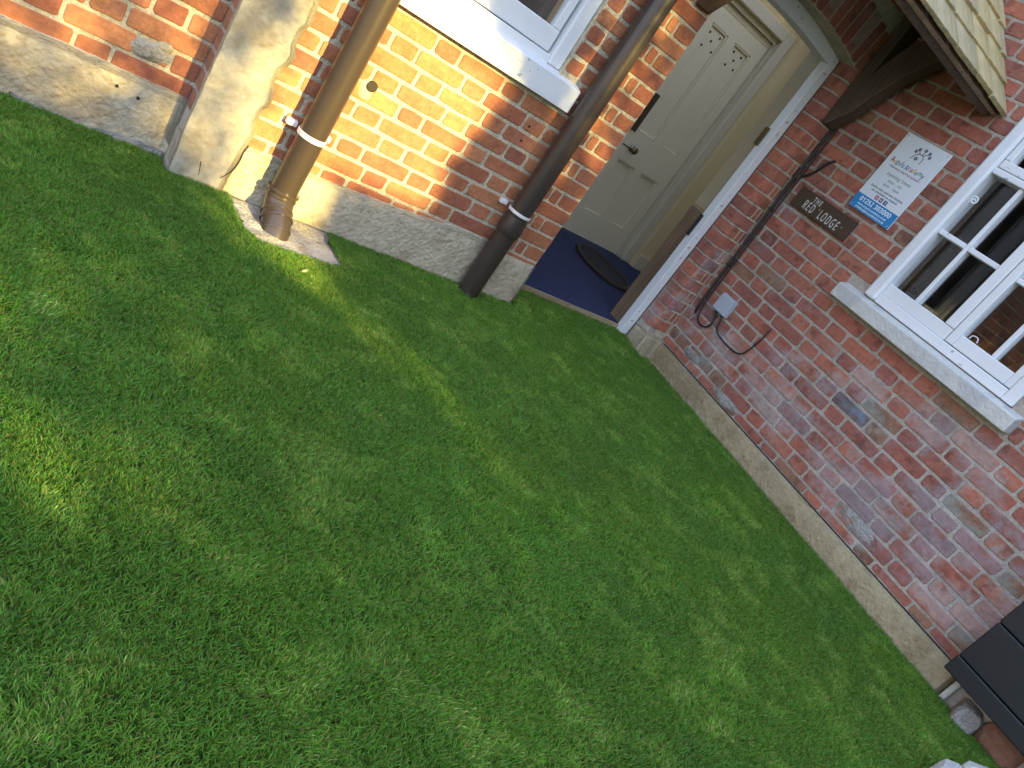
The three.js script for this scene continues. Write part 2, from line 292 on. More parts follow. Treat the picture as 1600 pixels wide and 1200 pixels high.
  // soldier arch over the doorway
  for (let i = 0; i < 15; i++) { const t = (i + 0.5) / 15, x = lerp(2.47, 3.56, t), q = (x - 2.995) / 0.505, y = 1.892 + 0.05 * (1 - q * q); const g = brickGeo(0.062, 0.215, 0.1, i % 4).clone().rotateZ(-q * 0.12).translate(x, y + 0.108, 0.0); part('brick', g, M.brickB[Math.floor(rnd() * 6)], wallA); }
  flushRest(wallA, rests);
}
// ---- render and plinths
function wobbly(g, amp, f, seed) { const p = g.attributes.position; for (let i = 0; i < p.count; i++) { const x = p.getX(i), y = p.getY(i), z = p.getZ(i); p.setZ(i, z + amp * (fbm(x * f + 7, y * f + 3, seed) - 0.5) * 2); } p.needsUpdate = true; g.computeVertexNormals(); return g; }
// sheet of render: outline given as functions of x for top and bottom edges
function sheet(x0, x1, yb, yt, z, thick, seed, nx = 60, ny = 14, amp = 0.004, f = 9) {
  const P = [], I = []; const rowN = ny + 3;
  for (let i = 0; i <= nx; i++) {
    const x = lerp(x0, x1, i / nx), b = yb(x), t = yt(x);
    P.push([x, b, z - 0.02]);
    for (let j = 0; j <= ny; j++) { const y = lerp(b, t, j / ny), e = Math.min(1, (ny - j) / 2 + 0.15) ; P.push([x, y, z + thick * Math.min(1, 0.45 + 0.55 * e) + amp * 2 * (fbm(x * f, y * f, seed) - 0.5) + amp * 0.7 * (fbm(x * f * 4, y * f * 4, seed + 5) - 0.5)]); }
    P.push([x, t, z - 0.02]);
  }
  for (let i = 0; i < nx; i++) for (let j = 0; j < rowN - 1; j++) { const a = i * rowN + j, b = a + rowN; I.push(a, b, a + 1, b, b + 1, a + 1); }
  const cap = (i, flip) => { for (let j = 1; j < rowN - 2; j++) { const a = i * rowN, q = [a, a + j, a + j + 1]; I.push(...(flip ? q.reverse() : q)); } };
  cap(0, true); cap(nx, false);
  const g = new THREE.BufferGeometry(); g.setAttribute('position', new THREE.Float32BufferAttribute(P.flat(), 3)); g.setIndex(I); g.computeVertexNormals(); const ng = g.toNonIndexed(); ng.setAttribute('normal', g.toNonIndexed().attributes.normal); return metreUV(ng);
}
const ragged = (base, amp, seed, f = 12) => (x) => base + amp * 2 * (fbm(x * f, 3.3, seed, 0, 4) - 0.5);
part('plinth', sheet(-3.2, 0.735, () => -0.1, ragged(0.236, 0.008, 21), -0.11, 0.016, 31, 160, 12, 0.006), M.render, wallA);
{
  // main plinth: rises a little to the right, spreads under the rendered corner
  const topY = (x) => lerp(0.2, 0.245, sstep(1.3, 2.1, x)) + 0.018 * (fbm(x * 14, 1.2, 44) - 0.5);
  part('plinth', sheet(0.9, 2.2, () => -0.1, topY, 0, 0.014, 32, 90, 14, 0.006), M.render, wallA);
  part('plinth', sheet(2.2, 2.488, () => -0.1, ragged(0.22, 0.012, 46), 0, 0.012, 33, 24, 10, 0.004), M.render, wallA);
  // rendered corner: right edge steps in and out with the courses
  const edge = [[0.947, -0.1], [0.947, 0.047], [0.96, 0.195], [0.968, 0.244], [0.948, 0.3], [0.955, 0.353], [0.97, 0.38], [0.962, 0.425], [0.946, 0.47], [0.951, 0.52], [0.968, 0.545], [0.975, 0.577], [0.958, 0.62], [0.956, 0.676], [0.972, 0.7], [0.967, 0.781], [0.95, 0.83], [0.962, 0.9], [0.955, 1.0], [0.966, 1.2], [0.955, 1.5], [0.965, 2], [0.955, 2.6], [0.96, 3.5]];
  const xr = (y) => { for (let i = 0; i < edge.length - 1; i++) if (y <= edge[i + 1][1]) return lerp(edge[i][0], edge[i + 1][0], clamp((y - edge[i][1]) / (edge[i + 1][1] - edge[i][1]))) + 0.006 * (fbm(y * 60, 2, 8) - 0.5); return 0.96; };
  const P = [], I = [], ny = 260, nx = 10; const xl = (y) => 0.731 + (y < 0.2 ? 0.006 * sstep(0.2, 0, y) : 0) + 0.003 * (fbm(y * 25, 7, 12) - 0.5);
  for (let j = 0; j <= ny; j++) { const y = -0.1 + 3.6 * Math.pow(j / ny, 1.6); const a = xl(y), b = xr(y); P.push(a, y, y < 0.135 ? -0.09 : -0.006); P.push(a, y, 0.008); for (let i = 0; i <= nx; i++) { const x = lerp(a + 0.004, b, i / nx); P.push(x, y, 0.016 + 0.006 * (fbm(x * 14, y * 9, 52) - 0.5) - (i === nx ? 0.004 : 0) + 0.004 * sstep(0.3, 0, y)); } P.push(b + 0.001, y, -0.02); }
  const n = nx + 4; for (let j = 0; j < ny; j++) for (let i = 0; i < n - 1; i++) { const a = j * n + i, b = a + n; I.push(a, a + 1, b, a + 1, b + 1, b); }
  const g = new THREE.BufferGeometry(); g.setAttribute('position', new THREE.Float32BufferAttribute(P, 3)); g.setIndex(I); g.computeVertexNormals();
  part('rendered_corner', metreUV(g.toNonIndexed()), M.renderPale, wallA).userData.label = 'pale cement render over the wall corner';
  // cracks in the render
  for (const pts of [[[0.962, 0.205], [0.955, 0.17], [0.956, 0.14], [0.948, 0.09], [0.93, 0.06], [0.917, 0.04]], [[0.83, 0.075], [0.836, 0.05], [0.842, 0.02]]]) part('crack', tube(pts.map(([x, y]) => [x, y, 0.0195]), 0.0022, 30, 5), M.slate, wallA);
  // drill holes and a hole in the brickwork
  for (const [x, y, z, r] of [[0.505, 0.175, -0.093, 0.006], [0.58, 0.165, -0.093, 0.006]]) part('drill_hole', new THREE.CylinderGeometry(r, r, 0.004, 12).rotateX(Math.PI / 2).translate(x, y, z), M.slate, wallA);
  part('pipe_hole', new THREE.CylinderGeometry(0.022, 0.022, 0.006, 20).rotateX(Math.PI / 2).translate(1.283, 0.622, 0.0065), M.dark, wallA);
  part('drill_hole', new THREE.CylinderGeometry(0.006, 0.006, 0.004, 10).rotateX(Math.PI / 2).translate(2.005, 0.73, 0.001), M.slate, wallA);
  part('drill_hole', new THREE.CylinderGeometry(0.006, 0.006, 0.004, 10).rotateX(Math.PI / 2).translate(2.0, 0.80, 0.001), M.slate, wallA);
}
// irregular flat lump of cement on a wall face (local u, v)
function lump(u, v, ru, rv, th, seed) {
  const P = [], I = [], n = 22; P.push(u, v, th);
  for (let ring = 1; ring <= 3; ring++) for (let i = 0; i < n; i++) { const a = i / n * 2 * Math.PI, q = ring / 3, s = 0.72 + 0.56 * fbm(Math.cos(a) * 1.5 + 5, Math.sin(a) * 1.5 + 5, seed); P.push(u + Math.cos(a) * ru * q * s, v + Math.sin(a) * rv * q * s, (ring === 3 ? -0.003 : th * (1 - 0.25 * q * q) + 0.004 * (hash(i, ring, seed) - 0.5))); }
  for (let i = 0; i < n; i++) { const k = (i + 1) % n; I.push(0, 1 + i, 1 + k); for (let r = 0; r < 2; r++) { const a = 1 + r * n + i, b = 1 + r * n + k; I.push(a, a + n, b, b, a + n, b + n); } }
  const g = new THREE.BufferGeometry(); g.setAttribute('position', new THREE.Float32BufferAttribute(P, 3)); g.setIndex(I); g.computeVertexNormals(); return metreUV(g.toNonIndexed());
}
part('cement_patch', lump(0.565, 0.335, 0.075, 0.035, 0.006, 3).translate(0, 0, -0.11), M.concrete, wallA);
part('cement_patch', lump(0.60, 0.372, 0.03, 0.022, 0.005, 4).translate(0, 0, -0.11), M.renderPale, wallA);
part('cement_fillet', sheet(0.22, 0.73, () => -0.1, ragged(0.012, 0.035, 71, 7), -0.11, 0.021, 72, 60, 6, 0.006), M.concrete, wallA);
part('cement_patch', lump(1.272, 0.60, 0.036, 0.045, 0.004, 6), M.renderPale, wallA);
part('base_stone', box(3.475, 3.66, -0.08, 0.135, -0.105, 0.035, 0.03), M.stone, wallA);

// ---- sash window in the door wall
{
  const w = new THREE.Group(); w.name = 'window'; wallA.add(w);
  const [x0, x1, y0, y1] = winA;
  // sloping painted sill
  const s = extr([[-0.1, 0.95], [0.036, 0.935], [0.042, 0.937], [0.042, 1.036], [0.038, 1.04], [-0.02, 1.056], [-0.1, 1.062]], 2.105 - 1.07, { bevel: 0.003 }); s.rotateY(Math.PI / 2); s.applyMatrix4(new THREE.Matrix4().makeScale(1, 1, -1)); s.translate(1.07, 0, 0);
  s.index === null && flip(s); part('sill', metreUV(s), M.paint, w);
  part('frame', [box(x1 - 0.07, x1 - 0.001, 1.058, y1, -0.12, -0.018, 0.008), box(x0 + 0.001, x0 + 0.07, 1.058, y1, -0.12, -0.018, 0.008), box(x0 + 0.07, x1 - 0.07, y1 - 0.07, y1, -0.12, -0.018, 0.006), box(x0 + 0.07, x1 - 0.07, 1.05, 1.09, -0.12, -0.022, 0.005)], M.paint, w);
  part('sash', [box(x0 + 0.075, x1 - 0.083, 1.094, 1.186, -0.085, -0.042, 0.006), box(x1 - 0.125, x1 - 0.085, 1.186, y1 - 0.075, -0.085, -0.042, 0.006), box(x0 + 0.08, x0 + 0.12, 1.186, y1 - 0.075, -0.085, -0.042, 0.006), box(x0 + 0.12, x1 - 0.125, 1.64, 1.68, -0.085, -0.042, 0.006)], M.paint, w);
  part('pane', box(x0 + 0.11, x1 - 0.115, 1.18, 1.65, -0.068, -0.065), M.glass, w);
  part('pane', box(x0 + 0.11, x1 - 0.115, 1.67, y1 - 0.07, -0.068, -0.065), M.glass, w);
}
function flip(g) { const p = g.attributes.position, n = g.attributes.normal; for (let i = 0; i < p.count; i += 3) for (const a of [p, n]) { const t = [a.getX(i + 1), a.getY(i + 1), a.getZ(i + 1)]; a.setXYZ(i + 1, a.getX(i + 2), a.getY(i + 2), a.getZ(i + 2)); a.setXYZ(i + 2, ...t); } g.computeVertexNormals(); }

// ---- door frame and the lining behind it
{
  const f = new THREE.Group(); f.name = 'door_frame'; wallA.add(f);
  part('jamb', box(3.436, 3.498, 0.02, 1.86, -0.17, -0.112, 0.005), M.paint, f);
  part('jamb', box(2.492, 2.56, 0.02, 1.86, -0.21, -0.112, 0.006), M.paint, f);
  const up = [], lo = []; for (let i = 0; i <= 14; i++) { const x = lerp(2.492, 3.498, i / 14), t = (x - 2.995) / 0.505; up.push([x, 1.884 + 0.05 * (1 - t * t)]); lo.push([x, 1.828 + 0.03 * (1 - t * t)]); }
  const h = extr([...lo, ...up.reverse()], 0.1, { bevel: 0.004 }); h.translate(0, 0, -0.216); part('arched_head', h, M.paint, f);
  part('lining', box(3.468, 3.5, 0.88, 1.9, -0.30, -0.19), std({ color: col(0.40, 0.33, 0.20), roughness: 0.6 }), f);
  part('lining', box(3.462, 3.5, 0.05, 0.862, -0.30, -0.172, 0.003), M.bareWood, f).userData.label = 'bare brown timber board at the foot of the frame';
  part('strike_plate', box(3.43, 3.44, 1.32, 1.43, -0.188, -0.15, 0.002), M.brass, f);
  part('strike_plate', box(3.43, 3.44, 0.72, 0.86, -0.176, -0.15, 0.002), M.slate, f);
  part('threshold', box(2.492, 3.435, 0.0, 0.056, -0.167, -0.152, 0.003), M.plinthB, f);
}

// ---- hall behind the doorway
structure('hall_floor', box(2.0, 5.6, 0.0, 0.05, -1.95, -0.166), std({ color: col(0.020, 0.028, 0.085), map: rep(mortarMap, 2), bumpMap: rep(mortarBump, 2), bumpScale: 0.004, roughness: 1 }), 'dark blue carpet in the hall');
structure('hall_ceiling', [box(2.0, 2.4, 2.42, 2.5, -1.95, -0.26), box(4.8, 5.6, 2.42, 2.5, -1.95, -0.26), box(2.4, 4.8, 2.42, 2.5, -1.95, -1.5), box(2.4, 4.8, 2.42, 2.5, -0.5, -0.26)], M.plaster, 'hall ceiling with an opening for the rooflight');
structure('rooflight', box(2.39, 4.81, 2.505, 2.511, -1.51, -0.49), M.glass, 'glass rooflight over the hall');
structure('hall_wall', [box(2.0, 3.70, 0, 2.42, -1.95, -1.75), box(3.70, 4.655, 2.06, 2.42, -1.95, -1.72), box(4.76, 5.6, 0.05, 2.42, -1.95, -1.65), box(5.5, 5.6, 0, 2.42, -1.65, -0.26), box(1.95, 2.0, 0, 2.42, -1.75, -0.26), box(3.50, 5.6, 0, 2.42, -0.30, -0.22)], M.plaster);
structure('skirting', [box(4.765, 5.5, 0.05, 0.175, -1.65, -1.632, 0.003)], M.cream);
{
  const d = thing('panelled_door', 'off white four panel door with round knob at the back of the hall', 'door', [3.94, 0.058, -1.79]);
  const W = 0.68, H = 1.915, pr = [[0.09, 0.202, 0.29, 0.672], [0.38, 0.202, 0.59, 0.672], [0.09, 0.912, 0.29, 1.80], [0.38, 0.912, 0.59, 1.80]];
  part('leaf', [box(0, 0.09, 0, H, 0, 0.04), box(0.59, W, 0, H, 0, 0.04), box(0.29, 0.38, 0.202, 1.80, 0, 0.04), box(0.09, 0.59, 0, 0.202, 0, 0.04), box(0.09, 0.29, 0.672, 0.912, 0, 0.04), box(0.38, 0.59, 0.672, 0.912, 0, 0.04), box(0.09, 0.59, 1.80, H, 0, 0.04)], M.doorPaint, d);
  for (const [a, b, c, e] of pr) {
    const pn = new THREE.Group(); pn.name = 'panel'; d.add(pn);
    part('field', box(a - 0.002, c + 0.002, b - 0.002, e + 0.002, 0.006, 0.022), M.doorPaint, pn);
    part('moulding', [box(a, a + 0.016, b, e, 0.022, 0.036, 0.005), box(c - 0.016, c, b, e, 0.022, 0.036, 0.005), box(a, c, b, b + 0.016, 0.022, 0.036, 0.005), box(a, c, e - 0.016, e, 0.022, 0.036, 0.005)], M.doorPaint, pn);
  }
  const ox = -3.94, oy = -0.058;
  for (const [x, y] of [[4.072, 1.8], [4.187, 1.809], [4.13, 1.757], [4.073, 1.699], [4.192, 1.703], [4.375, 1.809], [4.473, 1.809], [4.424, 1.761], [4.378, 1.705], [4.477, 1.71]]) part('vent_hole', new THREE.CylinderGeometry(0.01, 0.01, 0.006, 10).rotateX(Math.PI / 2).translate(x + ox, y + oy, 0.0202), M.slate, d);
  const kn = part('knob', new THREE.LatheGeometry([[0.0, 0], [0.026, 0], [0.026, 0.006], [0.011, 0.01], [0.011, 0.03], [0.024, 0.036], [0.029, 0.048], [0.024, 0.06], [0, 0.064]].map(([x, y]) => new THREE.Vector2(x, y)), 20).rotateX(Math.PI / 2).translate(4.085 + ox, 0.839 + oy, 0.04), M.brass, d);
  part('latch_plate', box(3.985 + ox, 4.07 + ox, 0.832 + oy, 0.84 + oy, 0.04, 0.044), M.brass, d);
  part('finger_plate', box(3.955 + ox, 4.015 + ox, 0.95 + oy, 1.26 + oy, 0.04, 0.047, 0.002), std({ color: col(0.07, 0.045, 0.03), roughness: 0.5 }), d);
  const c = thing('door_casing', 'cream stepped casing round the inner hall door', 'door frame', [0, 0, 0]);
  part('stop', [box(4.622, 4.645, 0.05, 2.02, -1.9, -1.762, 0.003), box(3.70, 4.622, 1.978, 2.02, -1.9, -1.762, 0.003), box(3.70, 3.938, 0.05, 1.978, -1.9, -1.762)], M.cream, c);
  part('lining', [box(4.646, 4.656, 0.05, 2.06, -1.9, -1.735, 0.003), box(3.70, 4.645, 2.022, 2.06, -1.9, -1.735, 0.003)], M.cream, c);
  part('architrave', [box(4.657, 4.757, 0.05, 2.15, -1.9, -1.69, 0.012), box(3.70, 4.655, 2.063, 2.15, -1.9, -1.69, 0.012)], M.cream, c);
}
{
  const t = thing('doormat', 'dark oval mat with a brown rim lying on the blue hall carpet', 'doormat', [4.02, 0.052, -1.17], -0.25);
  const sh = []; for (let i = 0; i < 40; i++) { const a = i / 40 * 2 * Math.PI; sh.push([Math.cos(a) * 0.22, Math.sin(a) * 0.34]); }
  const g = extr(sh, 0.014, { bevel: 0.004 }).rotateX(-Math.PI / 2); part('mat', g, std({ color: col(0.028, 0.025, 0.024), bumpMap: rep(mortarBump, 6), bumpScale: 0.004, roughness: 1 }), t);
  part('rim', tube([...sh, sh[0]].map(([x, y]) => [x * 0.96, 0.018, y * 0.96]), 0.012, 80, 8), std({ color: col(0.06, 0.042, 0.028), roughness: 1 }), t);
}
// ---- rooms behind the windows
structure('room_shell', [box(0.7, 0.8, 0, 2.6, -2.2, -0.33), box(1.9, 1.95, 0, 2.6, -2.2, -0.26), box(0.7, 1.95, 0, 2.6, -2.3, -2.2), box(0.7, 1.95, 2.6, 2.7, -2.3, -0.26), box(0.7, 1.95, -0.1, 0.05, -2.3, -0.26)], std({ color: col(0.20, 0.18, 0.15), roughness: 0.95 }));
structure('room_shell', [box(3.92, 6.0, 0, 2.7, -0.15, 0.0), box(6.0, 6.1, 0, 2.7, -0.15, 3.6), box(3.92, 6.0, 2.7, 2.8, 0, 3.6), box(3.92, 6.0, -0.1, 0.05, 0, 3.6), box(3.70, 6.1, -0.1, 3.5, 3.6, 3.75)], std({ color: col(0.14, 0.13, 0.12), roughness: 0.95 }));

// ---- porch canopy on the door wall
{
  const c = new THREE.Group(); c.name = 'porch_canopy'; wallA.add(c);
  const eave = [0.70, 2.005], slope = R(46.5), len = 1.02; const sx = Math.cos(slope), sy = Math.sin(slope);
  const at = (s, off = 0) => [eave[0] - s * sx + off * sy, eave[1] + s * sy + off * sx];    // distance up the slope, offset out of it
  // shingle courses, each shingle its own piece
  const r2 = rng(31);
  for (let k = 0; k < 7; k++) {
    let x = 2.27 - r2() * 0.1; const s0 = k * 0.148 - 0.012, s1 = s0 + 0.2;
    while (x < 3.655) {
      let w = 0.13 + r2() * 0.11; if (x + w > 3.6) w = 3.655 - x; const a = Math.max(2.26, x), b = Math.min(3.655, x + w); x += w + 0.004; if (b - a < 0.02) continue;
      const dj = (r2() - 0.5) * 0.014, th = 0.017 + r2() * 0.005;
      const n = 6, low = []; for (let i = 0; i <= n; i++) low.push([lerp(0.001, b - a - 0.001, i / n), dj + (r2() - 0.5) * 0.007]);
      const g = extr([...low, [b - a - 0.001, s1 - s0], [0.001, s1 - s0]], th, { bevel: 0.002 });
      g.rotateX(-(Math.PI / 2 - slope) - 0.085); // butts stand a little proud of the course below
      const [z, y] = at(s0, 0.026 + 0.004 * r2()); g.translate(a, y, z);
      g.applyMatrix4(new THREE.Matrix4()); part('shingle', g, M.shingle[Math.floor(r2() * 4)], c);
    }
  }
  // roof deck, boards below it and a front plate
  const deck = (o0, o1, s0, s1, x0, x1) => { const q = [at(s0, o0), at(s1, o0), at(s1, o1), at(s0, o1)].map(([z, y]) => [-z, y]); const g = extr(q, x1 - x0); g.rotateY(Math.PI / 2); g.translate(x0, 0, 0); return metreUV(g); };
  for (let i = 0; i < 9; i++) part('soffit_board', deck(-0.012 - 0.002 * (i % 2), 0.006, 0.0 + i * 0.108, 0.102 + i * 0.108, 2.27, 3.652), M.soffit, c);
  part('fascia', deck(-0.05, -0.015, 0.008, 0.03, 2.262, 3.653), M.bracketWood, c);
  part('wall_plate', box(2.27, 3.652, 2.50, 2.58, 0.002, 0.06, 0.004), M.bracketWood, c);
  const prof2 = [[0.002, 1.63], [0.016, 1.6], [0.034, 1.606], [0.113, 1.705], [0.165, 1.83], [0.235, 1.965], [0.34, 2.10], [0.46, 2.19], [0.36, 2.29], [0.25, 2.21], [0.14, 2.09], [0.09, 1.98], [0.07, 1.9], [0.07, 2.5], [0.002, 2.5]];
  for (const x of [2.375, 3.545]) { const g = extr(prof2.map(([z, y]) => [-z, y]), 0.085, { bevel: 0.006 }); g.rotateY(Math.PI / 2); g.translate(x, 0, 0); part('bracket', metreUV(g), M.bracketWood, c); }
}

// ------------------------------------------------------------------ window wall (local x = world z, local z points into the yard)
const TURN = -Math.PI / 2;
const wallB = thing('brick_wall', 'shaded red brick wall with the white casement window and the two notices', 'wall', [WX, 0, 0], TURN);
const winB = [0.815, 1.695, 1.045, 2.28];
{
  const hole = [[winB[0], winB[2]], [winB[1], winB[2]], [winB[1], winB[3]], [winB[0], winB[3]]];
  const g = extr([[0.0, -0.3], [3.75, -0.3], [3.75, 3.5], [0.0, 3.5]], 0.25, { holes: [hole] }); g.translate(0, 0, -0.2535); part('mortar', g, M.mortarB, wallB);
  const joints = [0.121, 0.175]; while (joints[joints.length - 1] < 0.85) joints.push(joints[joints.length - 1] + 0.0757); while (joints[joints.length - 1] < 3.45) joints.push(joints[joints.length - 1] + 0.0773);
  const rects = [], holes = [[0.7, 1.76, 0.945, 1.045], [winB[0], winB[1], 1.0, winB[3]]];
  const jit = () => 0.0105 + rnd() * 0.005;
  for (let k = 0; k < joints.length - 1; k++) rects.push(...course(0.004, 3.75, joints[k], joints[k + 1], (k % 2 ? 0.06 : 0.235) + (rnd() - 0.5) * 0.05, holes, jit()));
  const pickB = (u, v, w, r) => {
    const q = r();
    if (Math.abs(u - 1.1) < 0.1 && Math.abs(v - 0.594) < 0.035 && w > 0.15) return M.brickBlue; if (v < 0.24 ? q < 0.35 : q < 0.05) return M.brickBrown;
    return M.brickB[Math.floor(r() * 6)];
  };
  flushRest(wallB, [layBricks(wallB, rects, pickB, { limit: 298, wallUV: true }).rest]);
  part('damp_course', box(0.03, 2.34, 0.1185, 0.1235, -0.01, 0.006), M.slate, wallB);
  part('plinth', sheet(0.036, 2.335, () => -0.1, ragged(0.117, 0.0015, 61), 0, 0.026, 62, 120, 8, 0.004), M.plinthB, wallB);
  part('plinth_end', box(2.337, 2.365, -0.05, 0.105, -0.02, 0.03, 0.01), M.sill, wallB);
  for (const [u, v, a, b, t, s, m] of [[0.62, 0.16, 0.13, 0.03, 0.004, 11, M.concrete], [0.24, 0.2, 0.09, 0.03, 0.004, 15, M.concrete], [1.6, 0.22, 0.14, 0.045, 0.0025, 16, M.concrete]]) part('cement_patch', lump(u, v, a, b, t, s), m, wallB);
  // stone sill
  const s = extr([[-0.16, 0.952], [0.062, 0.952], [0.066, 0.956], [0.066, 1.02], [0.062, 1.026], [0.0, 1.044], [-0.16, 1.046]].map(([z, y]) => [-z, y]), 1.763 - 0.703, { bevel: 0.006 }); s.rotateY(Math.PI / 2); s.translate(0.703, 0, 0);
  part('stone_sill', wobbly(metreUV(s), 0.002, 12, 5), M.sill, wallB);
}
{
  const w = new THREE.Group(); w.name = 'window'; wallB.add(w);
  const bx = (u0, u1, v0, v1, z0 = -0.07, z1 = 0.008, r = 0.006) => box(u0, u1, v0, v1, z0, z1, r);
  part('frame', [bx(0.817, 0.885, 1.048, 2.27, -0.09, 0.022, 0.016), bx(1.636, 1.693, 1.048, 2.27, -0.09, 0.012), bx(1.222, 1.2745, 1.16, 2.27, -0.09, 0.006), bx(0.885, 1.636, 1.048, 1.0965, -0.09, 0.01), bx(0.885, 1.2745, 1.0965, 1.16, -0.09, 0.002), bx(0.885, 1.636, 1.79, 1.8205, -0.09, 0.01), bx(0.885, 1.636, 2.22, 2.27, -0.09, 0.01)], M.paint, w);
    part('casement', [bx(1.278, 1.318, 1.1, 1.787, -0.06, 0.004), bx(1.60, 1.634, 1.1, 1.787, -0.06, 0.004), bx(1.318, 1.60, 1.1, 1.163, -0.06, 0.004), bx(1.318, 1.60, 1.752, 1.787, -0.06, 0.004), bx(1.474, 1.498, 1.163, 1.752, -0.05, -0.004, 0.005), bx(1.318, 1.60, 1.462, 1.486, -0.05, -0.005, 0.005)], M.paint, w);
    part('top_light', [bx(0.888, 1.636, 1.8235, 1.864, -0.06, 0.006), bx(0.888, 0.92, 1.864, 2.217, -0.06, 0.006), bx(1.19, 1.222, 1.864, 2.217, -0.06, 0.003), bx(1.278, 1.31, 1.864, 2.217, -0.06, 0.003), bx(1.6, 1.634, 1.864, 2.217, -0.06, 0.003)], M.paint, w);
  part('glazing_bar', bx(1.035, 1.056, 1.16, 1.79, -0.05, -0.002, 0.005), M.paint, w);
  part('glazing_bar', [bx(0.885, 1.035, 1.461, 1.486, -0.05, -0.003, 0.005), bx(1.056, 1.222, 1.461, 1.486, -0.05, -0.003, 0.005)], M.paint, w);
  for (const [a, b, c, d] of [[0.883, 1.04, 1.48, 1.795], [1.05, 1.224, 1.48, 1.795], [0.883, 1.04, 1.155, 1.468], [1.05, 1.224, 1.155, 1.468], [1.315, 1.478, 1.48, 1.755], [1.494, 1.603, 1.48, 1.755], [1.315, 1.478, 1.16, 1.468], [1.494, 1.603, 1.16, 1.468], [0.915, 1.195, 1.86, 2.22], [1.305, 1.603, 1.86, 2.22]]) part('pane', box(a, b, c, d, -0.034, -0.031), M.glass, w);
  part('casement_stay', tube([[1.345, 1.168, -0.02], [1.35, 1.185, -0.018], [1.375, 1.188, -0.018], [1.385, 1.17, -0.02]], 0.0025, 20, 6), M.paint, w);
}
// small swirl stuck on the window glass
{
  const t = thing('window_sticker', 'small white swirl sticker on an upper pane of the casement window', 'sticker', [WX + 0.03, 1.66, 0.895], TURN);
  const pts = []; for (let i = 0; i <= 40; i++) { const a = i / 40 * Math.PI * 3.2, r = 0.004 + 0.018 * i / 40; pts.push([Math.cos(a) * r, Math.sin(a) * r, 0]); }
  const g = tube(pts, 0.004, 60, 5); g.scale(1, 1, 0.25); part('swirl', g, M.paint, t);
}

// ------------------------------------------------------------------ downpipes
function pipeSpan(x, z, y0, y1, r) { return new THREE.CylinderGeometry(r, r, y1 - y0, 40, 1).translate(x, (y0 + y1) / 2, z); }
function ring(r0, r1, h) { return new THREE.LatheGeometry([[r0, -h / 2], [r1 - 0.001, -h / 2], [r1, -h / 2 + 0.001], [r1, h / 2 - 0.001], [r1 - 0.001, h / 2], [r0, h / 2]].map(([x, y]) => new THREE.Vector2(x, y)), 40); }
{
  const t = thing('downpipe', 'brown plastic downpipe with a white clip and a bent shoe on the concrete pad', 'pipe', [1.137, 0, 0.075], 0, 'brown downpipes on the door wall');
  const r = 0.0545;
  part('pipe', pipeSpan(0, 0, 0.1, 3.5, r), M.pipe, t);
  const b = new THREE.Group(); b.name = 'bend'; t.add(b);
  const cen = [[0, 0.115, 0], [0, 0.075, 0.006], [0, 0.04, 0.03], [0, 0.012, 0.07], [0, -0.02, 0.105], [-0.002, -0.07, 0.135]];
  part('elbow', tube(cen, r + 0.005, 36, 36), M.pipeFit, b);
  const curve = new THREE.CatmullRomCurve3(cen.map((p) => new THREE.Vector3(...p)), false, 'centripetal');
  for (const [u, e] of [[0.02, 0.012], [0.12, 0.009], [0.42, 0.008], [0.55, 0.01], [0.74, 0.008]]) { const p = curve.getPointAt(u), d = curve.getTangentAt(u); const g = ring(r - 0.002, r + e, 0.012); g.applyQuaternion(new THREE.Quaternion().setFromUnitVectors(new THREE.Vector3(0, 1, 0), d)); g.translate(p.x, p.y, p.z); part('socket_ring', g, M.pipeFit, b); }
  const cl = new THREE.Group(); cl.name = 'clip'; t.add(cl);
  part('strap', ring(r, r + 0.004, 0.02).translate(0, 0.36, 0), M.clip, cl);
  for (const s of [-1, 1]) part('lug', box(s * 0.05, s * 0.094, 0.348, 0.374, -0.075, -0.045, 0.006), M.clip, cl);
}
{
  const t = thing('downpipe', 'dark brown downpipe between the white window and the doorway, running into the grass', 'pipe', [2.165, 0, 0.075], 0, 'brown downpipes on the door wall');
  const r = 0.0545; part('pipe', pipeSpan(0, 0, -0.06, 3.5, r), M.pipe, t);
  part('socket', [new THREE.LatheGeometry([[r, 0.34], [r + 0.006, 0.342], [r + 0.007, 0.37], [r + 0.004, 0.43], [r, 0.432]].map(([x, y]) => new THREE.Vector2(x, y)), 40)], M.pipe, t);
  const cl = new THREE.Group(); cl.name = 'clip'; t.add(cl);
  part('strap', ring(r, r + 0.005, 0.014).translate(0, 0.455, 0), M.clip, cl);
  part('lug', box(-0.09, -0.05, 0.443, 0.467, -0.075, -0.05, 0.005), M.clip, cl);
}
